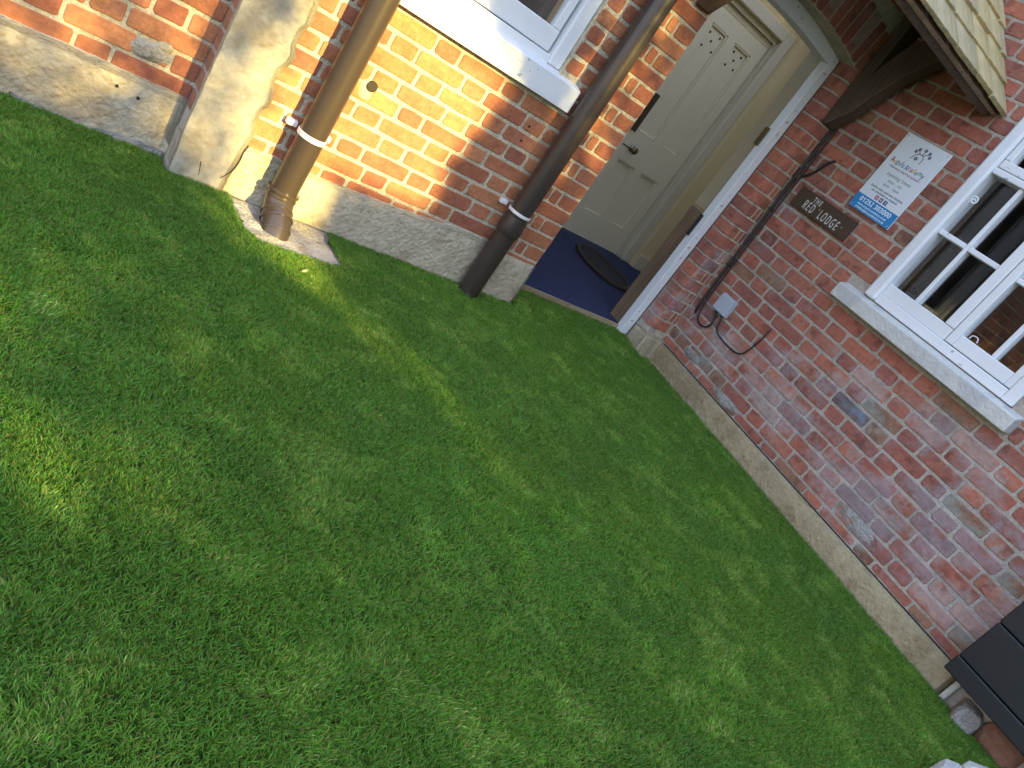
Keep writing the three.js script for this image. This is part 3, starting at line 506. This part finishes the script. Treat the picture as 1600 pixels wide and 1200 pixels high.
// ------------------------------------------------------------------ notices and fittings on the window wall
function canvasTex(w, h, draw) { const c = document.createElement('canvas'); c.width = w; c.height = h; const x = c.getContext('2d'); draw(x, w, h); const t = new THREE.CanvasTexture(c); t.colorSpace = THREE.SRGBColorSpace; t.anisotropy = 8; return t; }
{
  const W = 560, H = 860;
  const map = canvasTex(W, H, (x) => {
    x.fillStyle = '#dfe6ea'; x.fillRect(0, 0, W, H); x.textAlign = 'center'; x.textBaseline = 'middle';
    // emblem: two figures with raised arms under a branching spray
    x.lineCap = 'round'; x.strokeStyle = '#5b4a63'; x.lineWidth = 8;
    const L = (...p) => { x.beginPath(); x.moveTo(p[0], p[1]); for (let i = 2; i < p.length; i += 2) x.lineTo(p[i], p[i + 1]); x.stroke(); };
    L(212, 200, 236, 150, 270, 128); L(270, 128, 246, 98); L(270, 128, 318, 128, 352, 96); L(318, 128, 340, 160, 338, 210); L(300, 128, 306, 92);
    x.fillStyle = '#6a5a72'; for (const [a, b] of [[240, 90], [306, 76], [362, 84], [216, 120], [386, 116]]) for (let k = 0; k < 5; k++) { x.beginPath(); x.arc(a + 11 * Math.cos(k * 1.257), b + 11 * Math.sin(k * 1.257), 8, 0, 7); x.fill(); }
    x.fillStyle = '#4d6b86'; for (let k = 0; k < 5; k++) { x.beginPath(); x.arc(268 + 12 * Math.cos(k * 1.257), 180 + 12 * Math.sin(k * 1.257), 9, 0, 7); x.fill(); }
    const cols = ['#b3243f', '#2f7fb5', '#58a05a', '#d8b22a', '#c2562c', '#5a3f8c', '#2b5fa0'];
    const word = 'Angels Academy'; let px = 46; x.textAlign = 'left';
    for (let i = 0; i < word.length; i++) { x.font = `bold ${word[i] === 'A' ? 74 : 64}px sans-serif`; x.fillStyle = cols[(i * 3 + (i > 6 ? 1 : 0)) % 7]; x.save(); x.translate(px, 286 + (i % 2 ? 5 : -4)); x.rotate((i % 3 - 1) * 0.09); x.scale(0.83, 1); x.fillText(word[i], 0, 0); x.restore(); px += x.measureText(word[i]).width * 0.83 + (word[i] === ' ' ? -4 : 1); }
    x.textAlign = 'center'; x.fillStyle = '#8d3a63'; x.font = 'bold 33px sans-serif'; x.fillText('\u2022 Nursery and Pre-school \u2022', W / 2, 345);
    x.fillStyle = '#8f9190'; x.font = 'bold 44px sans-serif'; x.fillText('Opening Times', W / 2, 420); x.font = 'bold 38px sans-serif'; x.fillText('Mon  -  Fri', W / 2, 478); x.fillText('8am  -  6pm', W / 2, 526);
    x.fillStyle = '#2f3446'; x.font = 'bold 30px sans-serif'; x.fillText('Earlier start and later finishes', W / 2, 584); x.fillText('are available on request', W / 2, 620);
    for (const [k, c] of [[0, '#a8486f'], [1, '#4b5a78'], [2, '#2c4c86']]) { x.fillStyle = c; x.fillRect(200 + k * 60, 645, 44, 44); x.fillStyle = '#e6ebf0'; if (k === 2) { x.font = 'bold 40px sans-serif'; x.fillText('f', 200 + k * 60 + 24, 668); } else { x.fillRect(212 + k * 60, 657, 20, 20); x.fillStyle = c; x.fillRect(217 + k * 60, 662, 10, 10); } }
    x.fillStyle = '#2d86c0'; x.fillRect(0, 704, W, H - 704); x.fillStyle = '#e9f2f8'; x.font = 'bold 68px sans-serif'; x.fillText('01252 303000', W / 2, 746);
    x.font = 'bold 30px sans-serif'; x.fillText('www.angels-academy.co.uk', W / 2, 798); x.fillText('info@angels-academy.co.uk', W / 2, 834);
  });
  const t = thing('notice_board', 'white and blue printed nursery notice with opening times beside the window', 'sign', [WX, 1.347, 0.4], TURN);
  part('board', box(0, 0.277, 0, 0.428, 0.004, 0.0105, 0.0015), std({ color: col(0.75, 0.77, 0.78), roughness: 0.4 }), t);
  part('print', new THREE.PlaneGeometry(0.275, 0.426).translate(0.1385, 0.214, 0.0112), std({ map, roughness: 0.38 }), t);
  for (const [a, b] of [[0.012, 0.012], [0.265, 0.012], [0.012, 0.416], [0.265, 0.416]]) part('screw', new THREE.CylinderGeometry(0.004, 0.004, 0.002, 12).rotateX(Math.PI / 2).translate(a, b, 0.0125), M.greyPlastic, t);
}
{
  const W = 840, H = 230;
  const map = canvasTex(W, H, (x) => {
    x.fillStyle = '#4b392a'; x.fillRect(0, 0, W, H); const r = rng(5); for (let i = 0; i < 260; i++) { x.fillStyle = `rgba(${r() < 0.5 ? '30,22,15' : '96,76,58'},${0.12 + 0.12 * r()})`; x.fillRect(r() * W, r() * H, 60 + 220 * r(), 1 + 2 * r()); }
    x.fillStyle = '#cfcac2'; x.textAlign = 'center'; x.textBaseline = 'middle';
    const put = (s, cx, cy, size, sc, sp) => { x.font = `${size}px sans-serif`; let tot = 0; for (const ch of s) tot += x.measureText(ch).width * sc + sp; let px = cx - tot / 2; for (const ch of s) { const w = x.measureText(ch).width * sc + sp; x.save(); x.translate(px + w / 2, cy); x.scale(sc, 1); x.fillText(ch, 0, 0); x.strokeStyle = '#cfcac2'; x.lineWidth = 3; x.strokeText(ch, 0, 0); x.restore(); px += w; } };
    put('THE', 290, 52, 84, 0.72, 8); put('RED', 235, 148, 140, 0.56, 12); put('LODGE', 545, 148, 140, 0.56, 12);
    x.beginPath(); x.arc(372, 110, 7, 0, 7); x.fill(); x.beginPath(); x.arc(735, 130, 7, 0, 7); x.fill();
  });
  const t = thing('name_plaque', 'brown wooden house name plaque with cream lettering next to the cables', 'sign', [WX, 1.184, 0.106], TURN);
  part('board', box(0, 0.42, 0, 0.114, 0.002, 0.017, 0.003), std({ color: col(0.07, 0.042, 0.026), map: rep(woodMap, 1, 4), roughness: 0.7 }), t);
  part('lettering', new THREE.PlaneGeometry(0.412, 0.108).translate(0.21, 0.057, 0.0176), std({ map, roughness: 0.6 }), t);
}
{
  const t = thing('junction_box', 'small pale grey square cable box low on the brick wall', 'box', [WX, 0.49, 0.166], TURN);
  part('back_box', box(0, 0.108, 0, 0.108, 0.002, 0.03, 0.004), M.greyPlastic, t); part('lid', box(0.001, 0.107, 0.001, 0.107, 0.0305, 0.048, 0.006), M.greyPlastic, t);
  for (const u of [0.03, 0.078]) part('gland', new THREE.CylinderGeometry(0.008, 0.01, 0.014, 12).translate(u, -0.007, 0.018), M.cable, t);
}
{
  const o = [WX, 0, 0]; const cab = (name, label, pts, r) => { const t = thing(name, label, 'cable', o, TURN); part('sheath', tube(pts, r, 90, 8), M.cable, t); return t; };
  const c1 = cab('cable', 'thick black cable straight down the inner corner ending above the base stone', [[0.018, 2.1, 0.014], [0.012, 1.8, 0.014], [0.014, 1.5, 0.013], [0.024, 1.2, 0.012], [0.036, 0.9, 0.012], [0.05, 0.6, 0.012], [0.062, 0.44, 0.012], [0.066, 0.40, 0.006], [0.066, 0.385, -0.01]], 0.0085);
  const c2 = cab('cable', 'black cable looping from the corner up into the grey cable box', [[0.04, 2.1, 0.012], [0.036, 1.8, 0.012], [0.04, 1.5, 0.012], [0.05, 1.2, 0.01], [0.06, 0.9, 0.01], [0.074, 0.6, 0.01], [0.088, 0.44, 0.01], [0.11, 0.385, 0.012], [0.15, 0.362, 0.014], [0.2, 0.372, 0.016], [0.226, 0.41, 0.018], [0.212, 0.455, 0.018], [0.198, 0.485, 0.018]], 0.0055);
  const c3 = cab('cable', 'thin black cable drooping from the grey box and rising into the wall', [[0.245, 0.485, 0.018], [0.258, 0.455, 0.016], [0.275, 0.41, 0.014], [0.33, 0.392, 0.012], [0.40, 0.387, 0.012], [0.47, 0.392, 0.012], [0.51, 0.412, 0.012], [0.532, 0.47, 0.012], [0.546, 0.55, 0.012], [0.546, 0.6, 0.009], [0.54, 0.622, -0.01]], 0.0045);
  const c4 = cab('cable', 'short black cable curling out of the wall above the name plaque', [[0.156, 1.485, -0.01], [0.15, 1.475, 0.012], [0.13, 1.44, 0.016], [0.108, 1.39, 0.016], [0.08, 1.352, 0.016], [0.058, 1.33, 0.02], [0.05, 1.28, 0.022]], 0.007);
  for (const [c, y, u] of [[c1, 1.62, 0.012], [c1, 1.1, 0.028], [c1, 0.72, 0.044]]) part('cable_clip', box(u - 0.012, u + 0.012, y - 0.004, y + 0.004, 0.0, 0.026, 0.002), M.cable, c);
}
// ------------------------------------------------------------------ gully pad, rubble, box
{
  const t = thing('concrete_pad', 'rough grey concrete pad at the foot of the bent downpipe', 'concrete pad', [0, 0, 0]);
  const out = [[0.965, 0.02], [0.957, 0.1], [0.97, 0.2], [0.985, 0.3], [1.02, 0.352], [1.1, 0.365], [1.2, 0.35], [1.3, 0.335], [1.42, 0.322], [1.43, 0.2], [1.415, 0.08], [1.40, 0.015]];
  const P = [], I = [], n = 48; const sh = new THREE.CatmullRomCurve3(out.map(([x, z]) => new THREE.Vector3(x, 0, z)), true, 'catmullrom', 0.3).getPoints(n); const cx = 1.19, cz = 0.17; P.push(cx, -0.012, cz);
  for (let r = 1; r <= 7; r++) for (let i = 0; i < n; i++) { const q = Math.min(1, r / 6), x = lerp(cx, sh[i].x, q), z = lerp(cz, sh[i].z, q); P.push(x, r === 7 ? -0.06 : -0.019 + 0.022 * (fbm(x * 11, z * 11, 81) - 0.5) + 0.014 * (fbm(x * 40, z * 40, 85) - 0.5) - (r === 6 ? 0.008 : 0) + 0.02 * sstep(0.1, 0.0, z), z); }
  for (let i = 0; i < n; i++) { const k = (i + 1) % n; I.push(0, 1 + k, 1 + i); for (let r = 0; r < 6; r++) { const a = 1 + r * n + i, b = 1 + r * n + k; I.push(a, b, a + n, b, b + n, a + n); } }
  const g = new THREE.BufferGeometry(); g.setAttribute('position', new THREE.Float32BufferAttribute(P, 3)); g.setIndex(I); g.computeVertexNormals(); part('slab', metreUV(g.toNonIndexed()), M.concrete, t);
}
function rock(w, h, d, seed, mat, parent, pos, turn, name = 'stone') {
  const g = new THREE.IcosahedronGeometry(1, 3); const p = g.attributes.position;
  for (let i = 0; i < p.count; i++) { const v = new THREE.Vector3().fromBufferAttribute(p, i); const m = Math.pow(Math.pow(Math.abs(v.x), 5) + Math.pow(Math.abs(v.y), 5) + Math.pow(Math.abs(v.z), 5), -0.2); v.multiplyScalar(m * (0.86 + 0.28 * fbm(v.x * 1.4 + seed, v.y * 1.4 + v.z * 1.9, seed))); p.setXYZ(i, v.x * w / 2, v.y * h / 2, v.z * d / 2); }
  g.computeVertexNormals(); metreUV(g); const m = part(name, g, mat, parent); m.position.set(...pos); m.rotation.y = turn; return m;
}
const rub = [[3.62, 0.02, 2.46, 0.13, 0.11, 0.1, 0.3, 'small grey broken stone nearest the plinth end under the black box', M.concrete], [3.70, 0.03, 2.60, 0.15, 0.13, 0.17, -0.2, 'brown broken brick in the middle of the rubble under the black box', M.brickBrown], [3.79, 0.035, 2.78, 0.2, 0.14, 0.18, 0.5, 'flat brown stone in the rubble at the photo edge', M.plinthB], [3.66, 0.0, 2.73, 0.1, 0.06, 0.12, 1.1, 'low mossy stone chip in front of the rubble', M.plinthB]];
rub.forEach(([x, y, z, w, h, d, a, label, m], i) => { const o = rock(w, h, d, 20 + i, m, scene, [x, y, z], a); o.name = numbered('stone'); o.userData = { label, category: 'stone', group: 'rubble under the black box' }; });
[[3.0, 0.0, 2.70, 0.24, 0.13, 0.2, 0.2, 'pale broken stone slab at the bottom edge, left piece'], [3.22, 0.005, 2.72, 0.19, 0.14, 0.18, -0.3, 'pale broken stone slab at the bottom edge, right piece']].forEach(([x, y, z, w, h, d, a, label], i) => { const o = rock(w, h, d, 40 + i, M.sill, scene, [x, y, z], a); o.name = numbered('pale_stone'); o.userData = { label, category: 'stone', group: 'pale stones at the lawn edge' }; });
{
  const t = thing('storage_box', 'black plastic outdoor box with horizontal grooves against the brick wall', 'box', [3.5, 0.105, 2.295]);
  const blk = std({ color: col(0.013, 0.014, 0.014), roughness: 0.5, bumpMap: rep(mortarBump, 3), bumpScale: 0.0003 });
  part('bottom_panel', box(0, 0.62, 0.02, 0.098, 0, 1.1, 0.006), blk, t); part('middle_panel', box(0.001, 0.62, 0.102, 0.302, 0.001, 1.1, 0.006), blk, t); part('top_panel', box(0, 0.62, 0.306, 0.62, 0, 1.1, 0.006), blk, t);
  part('lid', box(-0.02, 0.64, 0.622, 0.68, -0.01, 1.12, 0.012), blk, t);
}
// ------------------------------------------------------------------ lawn
function padDist(x, z) { return x > 0.978 && x < 1.412 && z < 0.335 - 0.03 * sstep(1.15, 1.42, x) - 0.07 * sstep(1.06, 0.98, x); }
{
  const r = rng(4242), blades = 9, P = [], C = [], N = [];
  const clumpGeo = (seed) => {
    const q = rng(seed), pos = [], colr = [], nor = [];
    for (let b = 0; b < blades; b++) {
      const a = q() * 6.283, rad = Math.sqrt(q()) * 0.009, bx = Math.cos(a) * rad, bz = Math.sin(a) * rad, h = 0.012 + q() * 0.0105, dir = q() * 6.283, lean = 0.25 + q() * 0.9, w = 0.0008 + q() * 0.0007, yaw = q() * 6.283;
      const wx = Math.cos(yaw) * w, wz = Math.sin(yaw) * w; const pts = []; for (let k = 0; k <= 3; k++) { const s = k / 3, off = h * lean * s * s * 0.75; pts.push([bx + Math.cos(dir) * off, h * s * (1 - 0.22 * lean * s), bz + Math.sin(dir) * off, 1 - 0.75 * Math.pow(s, 2.2)]); }
      const tone = 0.72 + q() * 0.6, kind = q(); const c = kind < 0.66 ? [0.07, 0.195, 0.009] : kind < 0.92 ? [0.105, 0.22, 0.014] : kind < 0.95 ? [0.14, 0.17, 0.028] : [0.20, 0.3, 0.06];
      for (let k = 0; k < 3; k++) { const A = pts[k], B = pts[k + 1]; const v = (p, s) => [p[0] + s * wx * p[3], p[1], p[2] + s * wz * p[3]]; for (const tr of [[v(A, -1), v(A, 1), v(B, 1)], [v(A, -1), v(B, 1), v(B, -1)]]) for (const vv of tr) { pos.push(...vv); colr.push(c[0] * tone, c[1] * tone, c[2] * tone); } }
    }
    const g = new THREE.BufferGeometry(); g.setAttribute('position', new THREE.Float32BufferAttribute(pos, 3)); g.setAttribute('color', new THREE.Float32BufferAttribute(colr, 3)); g.computeVertexNormals(); return g;
  };
  const mat = std({ vertexColors: true, side: THREE.DoubleSide, roughness: 0.75 });
  const sets = [1, 2, 3].map((s) => ({ g: clumpGeo(500 + s), m: [], c: [] }));
  const mtx = new THREE.Matrix4(), q4 = new THREE.Quaternion(), e = new THREE.Euler(), v = new THREE.Vector3();
  const D = 20000; // clumps per square metre
  const x0 = -0.35, x1 = 3.62, z0 = -0.16, z1 = 3.0; const total = Math.round((x1 - x0) * (z1 - z0) * D);
  for (let i = 0; i < total; i++) {
    const x = x0 + r() * (x1 - x0), z = z0 + r() * (z1 - z0);
    if (z < 0.012 && (x < 0.72 ? z < -0.088 : (x < 2.5 || x > 3.49 || z < -0.15))) continue;
    if (padDist(x, z)) continue;
    if (!inFrame(v.set(x, 0, z), 0.45)) { if (r() > 0.4) continue; }
    const n1 = fbm(x * 3.1 + 5, z * 3.1 + 1, 901), n2 = fbm(x * 9 + 2, z * 9, 911), n3 = fbm(x * 2.2, z * 2.2 + 8, 921, 0, 3), n4 = fbm(x * 16, z * 16, 931);
    const lay = sstep(0.5, 0.72, n2) * 0.75 + sstep(0.55, 0.75, n1) * 0.4, dir = n3 * 14 + (n4 - 0.5) * 2;
    e.set(Math.cos(dir) * lay * 0.75 + (r() - 0.5) * 0.3, r() * 6.283, Math.sin(dir) * lay * 0.75 + (r() - 0.5) * 0.3, 'XZY'); q4.setFromEuler(e);
    const s = 0.8 + 0.45 * r() + 0.25 * (n1 - 0.5); mtx.compose(v.set(x, LAWN_Y + (x > 2.495 && x < 3.5 ? 0.036 * sstep(0.14, -0.06, z) : 0), z), q4, new THREE.Vector3(s, s, s));
    const set = sets[Math.floor(r() * 3)]; set.m.push(mtx.clone());
    const worn = sstep(0.5, 0.66, n4 * 0.5 + n2 * 0.5), ol = sstep(0.45, 0.65, n3), k = 0.84 + 0.34 * r() + 0.4 * (n1 - 0.5); set.c.push(col(k * (1 + 0.6 * worn + 0.07 * ol), k * (1 + 0.34 * worn), k * (1 + 0.9 * worn - 0.2 * ol)));
  }
  for (const s of sets) {
    const im = new THREE.InstancedMesh(s.g, mat, s.m.length); s.m.forEach((m, i) => { im.setMatrixAt(i, m); im.setColorAt(i, s.c[i]); });
    im.name = numbered('grass'); im.castShadow = im.receiveShadow = true; im.userData = { kind: 'stuff', label: 'short green artificial grass covering the yard', category: 'grass' }; scene.add(im);
  }
  console.log('grass clumps', sets.map((s) => s.m.length).join(' '));
}
{ // fallen leaf on the lawn
  const t = thing('fallen_leaf', 'small pale dry leaf on the grass below the concrete pad', 'leaf', [1.17, -0.001, 0.49], 0.7);
  const g = extr([[0, 0], [0.012, 0.006], [0.03, 0.008], [0.05, 0.002], [0.03, -0.006], [0.012, -0.006]], 0.001).rotateX(-Math.PI / 2); part('blade', g, std({ color: col(0.4, 0.42, 0.18), side: THREE.DoubleSide }), t);
}
// ------------------------------------------------------------------ trees and hedge on the sunny side of the yard, behind the camera
const leafMat = [[0.05, 0.10, 0.025], [0.065, 0.115, 0.03]].map((c) => new THREE.MeshPhysicalMaterial({ color: col(...c), roughness: 0.8, side: THREE.DoubleSide }));
function leafGeo(s) { const g = new THREE.BufferGeometry(); g.setAttribute('position', new THREE.Float32BufferAttribute([0, 0, 0, s * 0.42, s * 0.1, s * 0.4, 0, 0, s, 0, 0, 0, 0, 0, s, -s * 0.42, s * 0.1, s * 0.4], 3)); g.computeVertexNormals(); return g; }
// how open the crown is along the ray that lands on the wall or on the lawn (gaps between the boughs)
function openness(P) {
  if (P.y > 0.001) {
    const { x, y } = P;
    if (x < 0.72) return lerp(0.22, 0.5, sstep(0.05, 0.3, y)) * sstep(-2.5, -0.5, x) * sstep(1.8, 1.0, y);
    const right = 1.80 + 0.03 * Math.sin(y * 9), a = sstep(right + 0.05, right - 0.05, x) * sstep(1.45, 1.02, y + 0.35 * sstep(1.3, 1.8, x)) * lerp(1, sstep(0.2, 0.3, y), sstep(1.3, 1.42, x));
    const b = 0.36 * sstep(1.95, 2.1, x) * sstep(2.75, 2.4, x) * sstep(0.35, 0.75, y) * sstep(2.0, 1.6, y);
    return Math.max(a * lerp(0.5, 1, sstep(0.85, 1.02, x)), b);
  }
  const ax = 1.06, az = 0.36, bx = 1.9, bz = 1.52, dx = bx - ax, dz = bz - az, L2 = dx * dx + dz * dz, t = clamp(((P.x - ax) * dx + (P.z - az) * dz) / L2), d = Math.hypot(P.x - ax - t * dx, P.z - az - t * dz);
  const streak = sstep(0.17, 0.05, d) * lerp(0.7, 0.4, t);
  const pad = P.z < 0.4 && P.x > 0.9 && P.x < 1.4 ? 0.9 * sstep(1.42, 1.3, P.x) : 0;
  const left = P.x < 1.0 ? 0.42 * sstep(1.0, 0.5, P.x) * sstep(0.5, 0.8, P.z) * sstep(2.1, 1.5, P.z) * sstep(0.35, 0.65, fbm(P.x * 5, P.z * 5, 55)) : 0;
  return Math.max(streak, pad, left, 0.05 * sstep(1.9, 1.1, P.x));
}
function lands(L) { let t = L.z / SUN.z, P = L.clone().addScaledVector(SUN, -t); if (P.y < 0) { t = L.y / SUN.y; P = L.clone().addScaledVector(SUN, -t); P.y = 0; } return P; }
function crown(parent, cx, cy, cz, rx, ry, rz, n, seed, size) {
  const r = rng(seed), g = leafGeo(size), im = new THREE.InstancedMesh(g, leafMat[seed % 2], n), m = new THREE.Matrix4(), q = new THREE.Quaternion(), e = new THREE.Euler(); let k = 0;
  for (let tries = 0; k < n && tries < n * 6; tries++) {
    const v = new THREE.Vector3(r() * 2 - 1, r() * 2 - 1, r() * 2 - 1); if (v.lengthSq() > 1 || v.lengthSq() < 0.05) continue;
    const edge = v.length(); if (edge > 0.8 && fbm(v.x * 4 + 9, v.y * 4 + v.z * 3, seed) < 0.5) continue;
    const L = new THREE.Vector3(cx + v.x * rx, cy + v.y * ry, cz + v.z * rz);
    const T = Math.max(0.0008, openness(lands(L))); if (r() > Math.min(1, -Math.log(T) / 5.5)) { continue; }
    e.set(r() * 6.28, r() * 6.28, r() * 6.28); q.setFromEuler(e); const s = 0.7 + r() * 0.6; m.compose(L, q, new THREE.Vector3(s, s, s)); im.setMatrixAt(k++, m);
  }
  im.count = k; im.name = 'crown'; im.castShadow = im.receiveShadow = true; im.userData.kind = 'stuff'; parent.add(im); console.log('leaves', k); return im;
}
const bark = std({ color: col(0.12, 0.09, 0.065), map: rep(woodMap, 2), roughness: 0.95 });
function tree(name, label, x, z, h, rx, ry, rz, n, seed, lean = 0) {
  const t = thing(name, label, 'tree', [0, 0, 0], 0, 'trees along the far side of the yard');
  const limb = (a, b, r0, r1) => { const A = new THREE.Vector3(...a), B = new THREE.Vector3(...b), d = B.clone().sub(A), g = new THREE.CylinderGeometry(r1, r0, d.length(), 10, 1); g.applyQuaternion(new THREE.Quaternion().setFromUnitVectors(new THREE.Vector3(0, 1, 0), d.clone().normalize())); const c = A.add(B).multiplyScalar(0.5); g.translate(c.x, c.y, c.z); return g; };
  const tx = x + lean; part('trunk', [limb([tx, -0.05, z], [tx + 0.1, h - ry * 0.75, z], 0.24, 0.17), limb([tx + 0.1, h - ry * 0.75, z], [tx - 0.1, h + ry * 0.4, z], 0.17, 0.05)], bark, t);
  crown(t, x, h, z, rx, ry, rz, n, seed, 0.09);
}
tree('broadleaf_tree', 'tall broadleaf tree behind the camera whose gaps let the low sun through', 5.0, 12.0, 5.4, 4.6, 3.6, 2.0, 125000, 12, 1.4);
{
  const t = thing('hedge', 'clipped dark green hedge closing the yard behind the camera', 'hedge', [0, 0, 0]);
  part('branches', box(-6, 14, -0.05, 2.75, 12.3, 13.0), std({ color: col(0.03, 0.045, 0.015), roughness: 1 }), t);
  const r = rng(88), n = 14000, im = new THREE.InstancedMesh(leafGeo(0.11), leafMat[0], n), m = new THREE.Matrix4(), q = new THREE.Quaternion(), e = new THREE.Euler();
  for (let i = 0; i < n; i++) { e.set(r() * 6.28, r() * 6.28, r() * 6.28); q.setFromEuler(e); m.compose(new THREE.Vector3(lerp(-6.1, 14.1, r()), lerp(0, 2.95, r()), lerp(12.05, 13.2, r() < 0.6 ? r() * 0.25 : r())), q, new THREE.Vector3(1, 1, 1)); im.setMatrixAt(i, m); }
  im.name = 'foliage'; im.castShadow = im.receiveShadow = true; im.userData.kind = 'stuff'; t.add(im);
}

// ------------------------------------------------------------------ render
const renderer = new THREE.WebGLRenderer({ antialias: true });
renderer.setSize(1024, 768);
renderer.toneMapping = THREE.LinearToneMapping; renderer.toneMappingExposure = EXPOSURE;
renderer.shadowMap.enabled = true; renderer.shadowMap.type = THREE.PCFSoftShadowMap;
renderer.render(scene, camera);
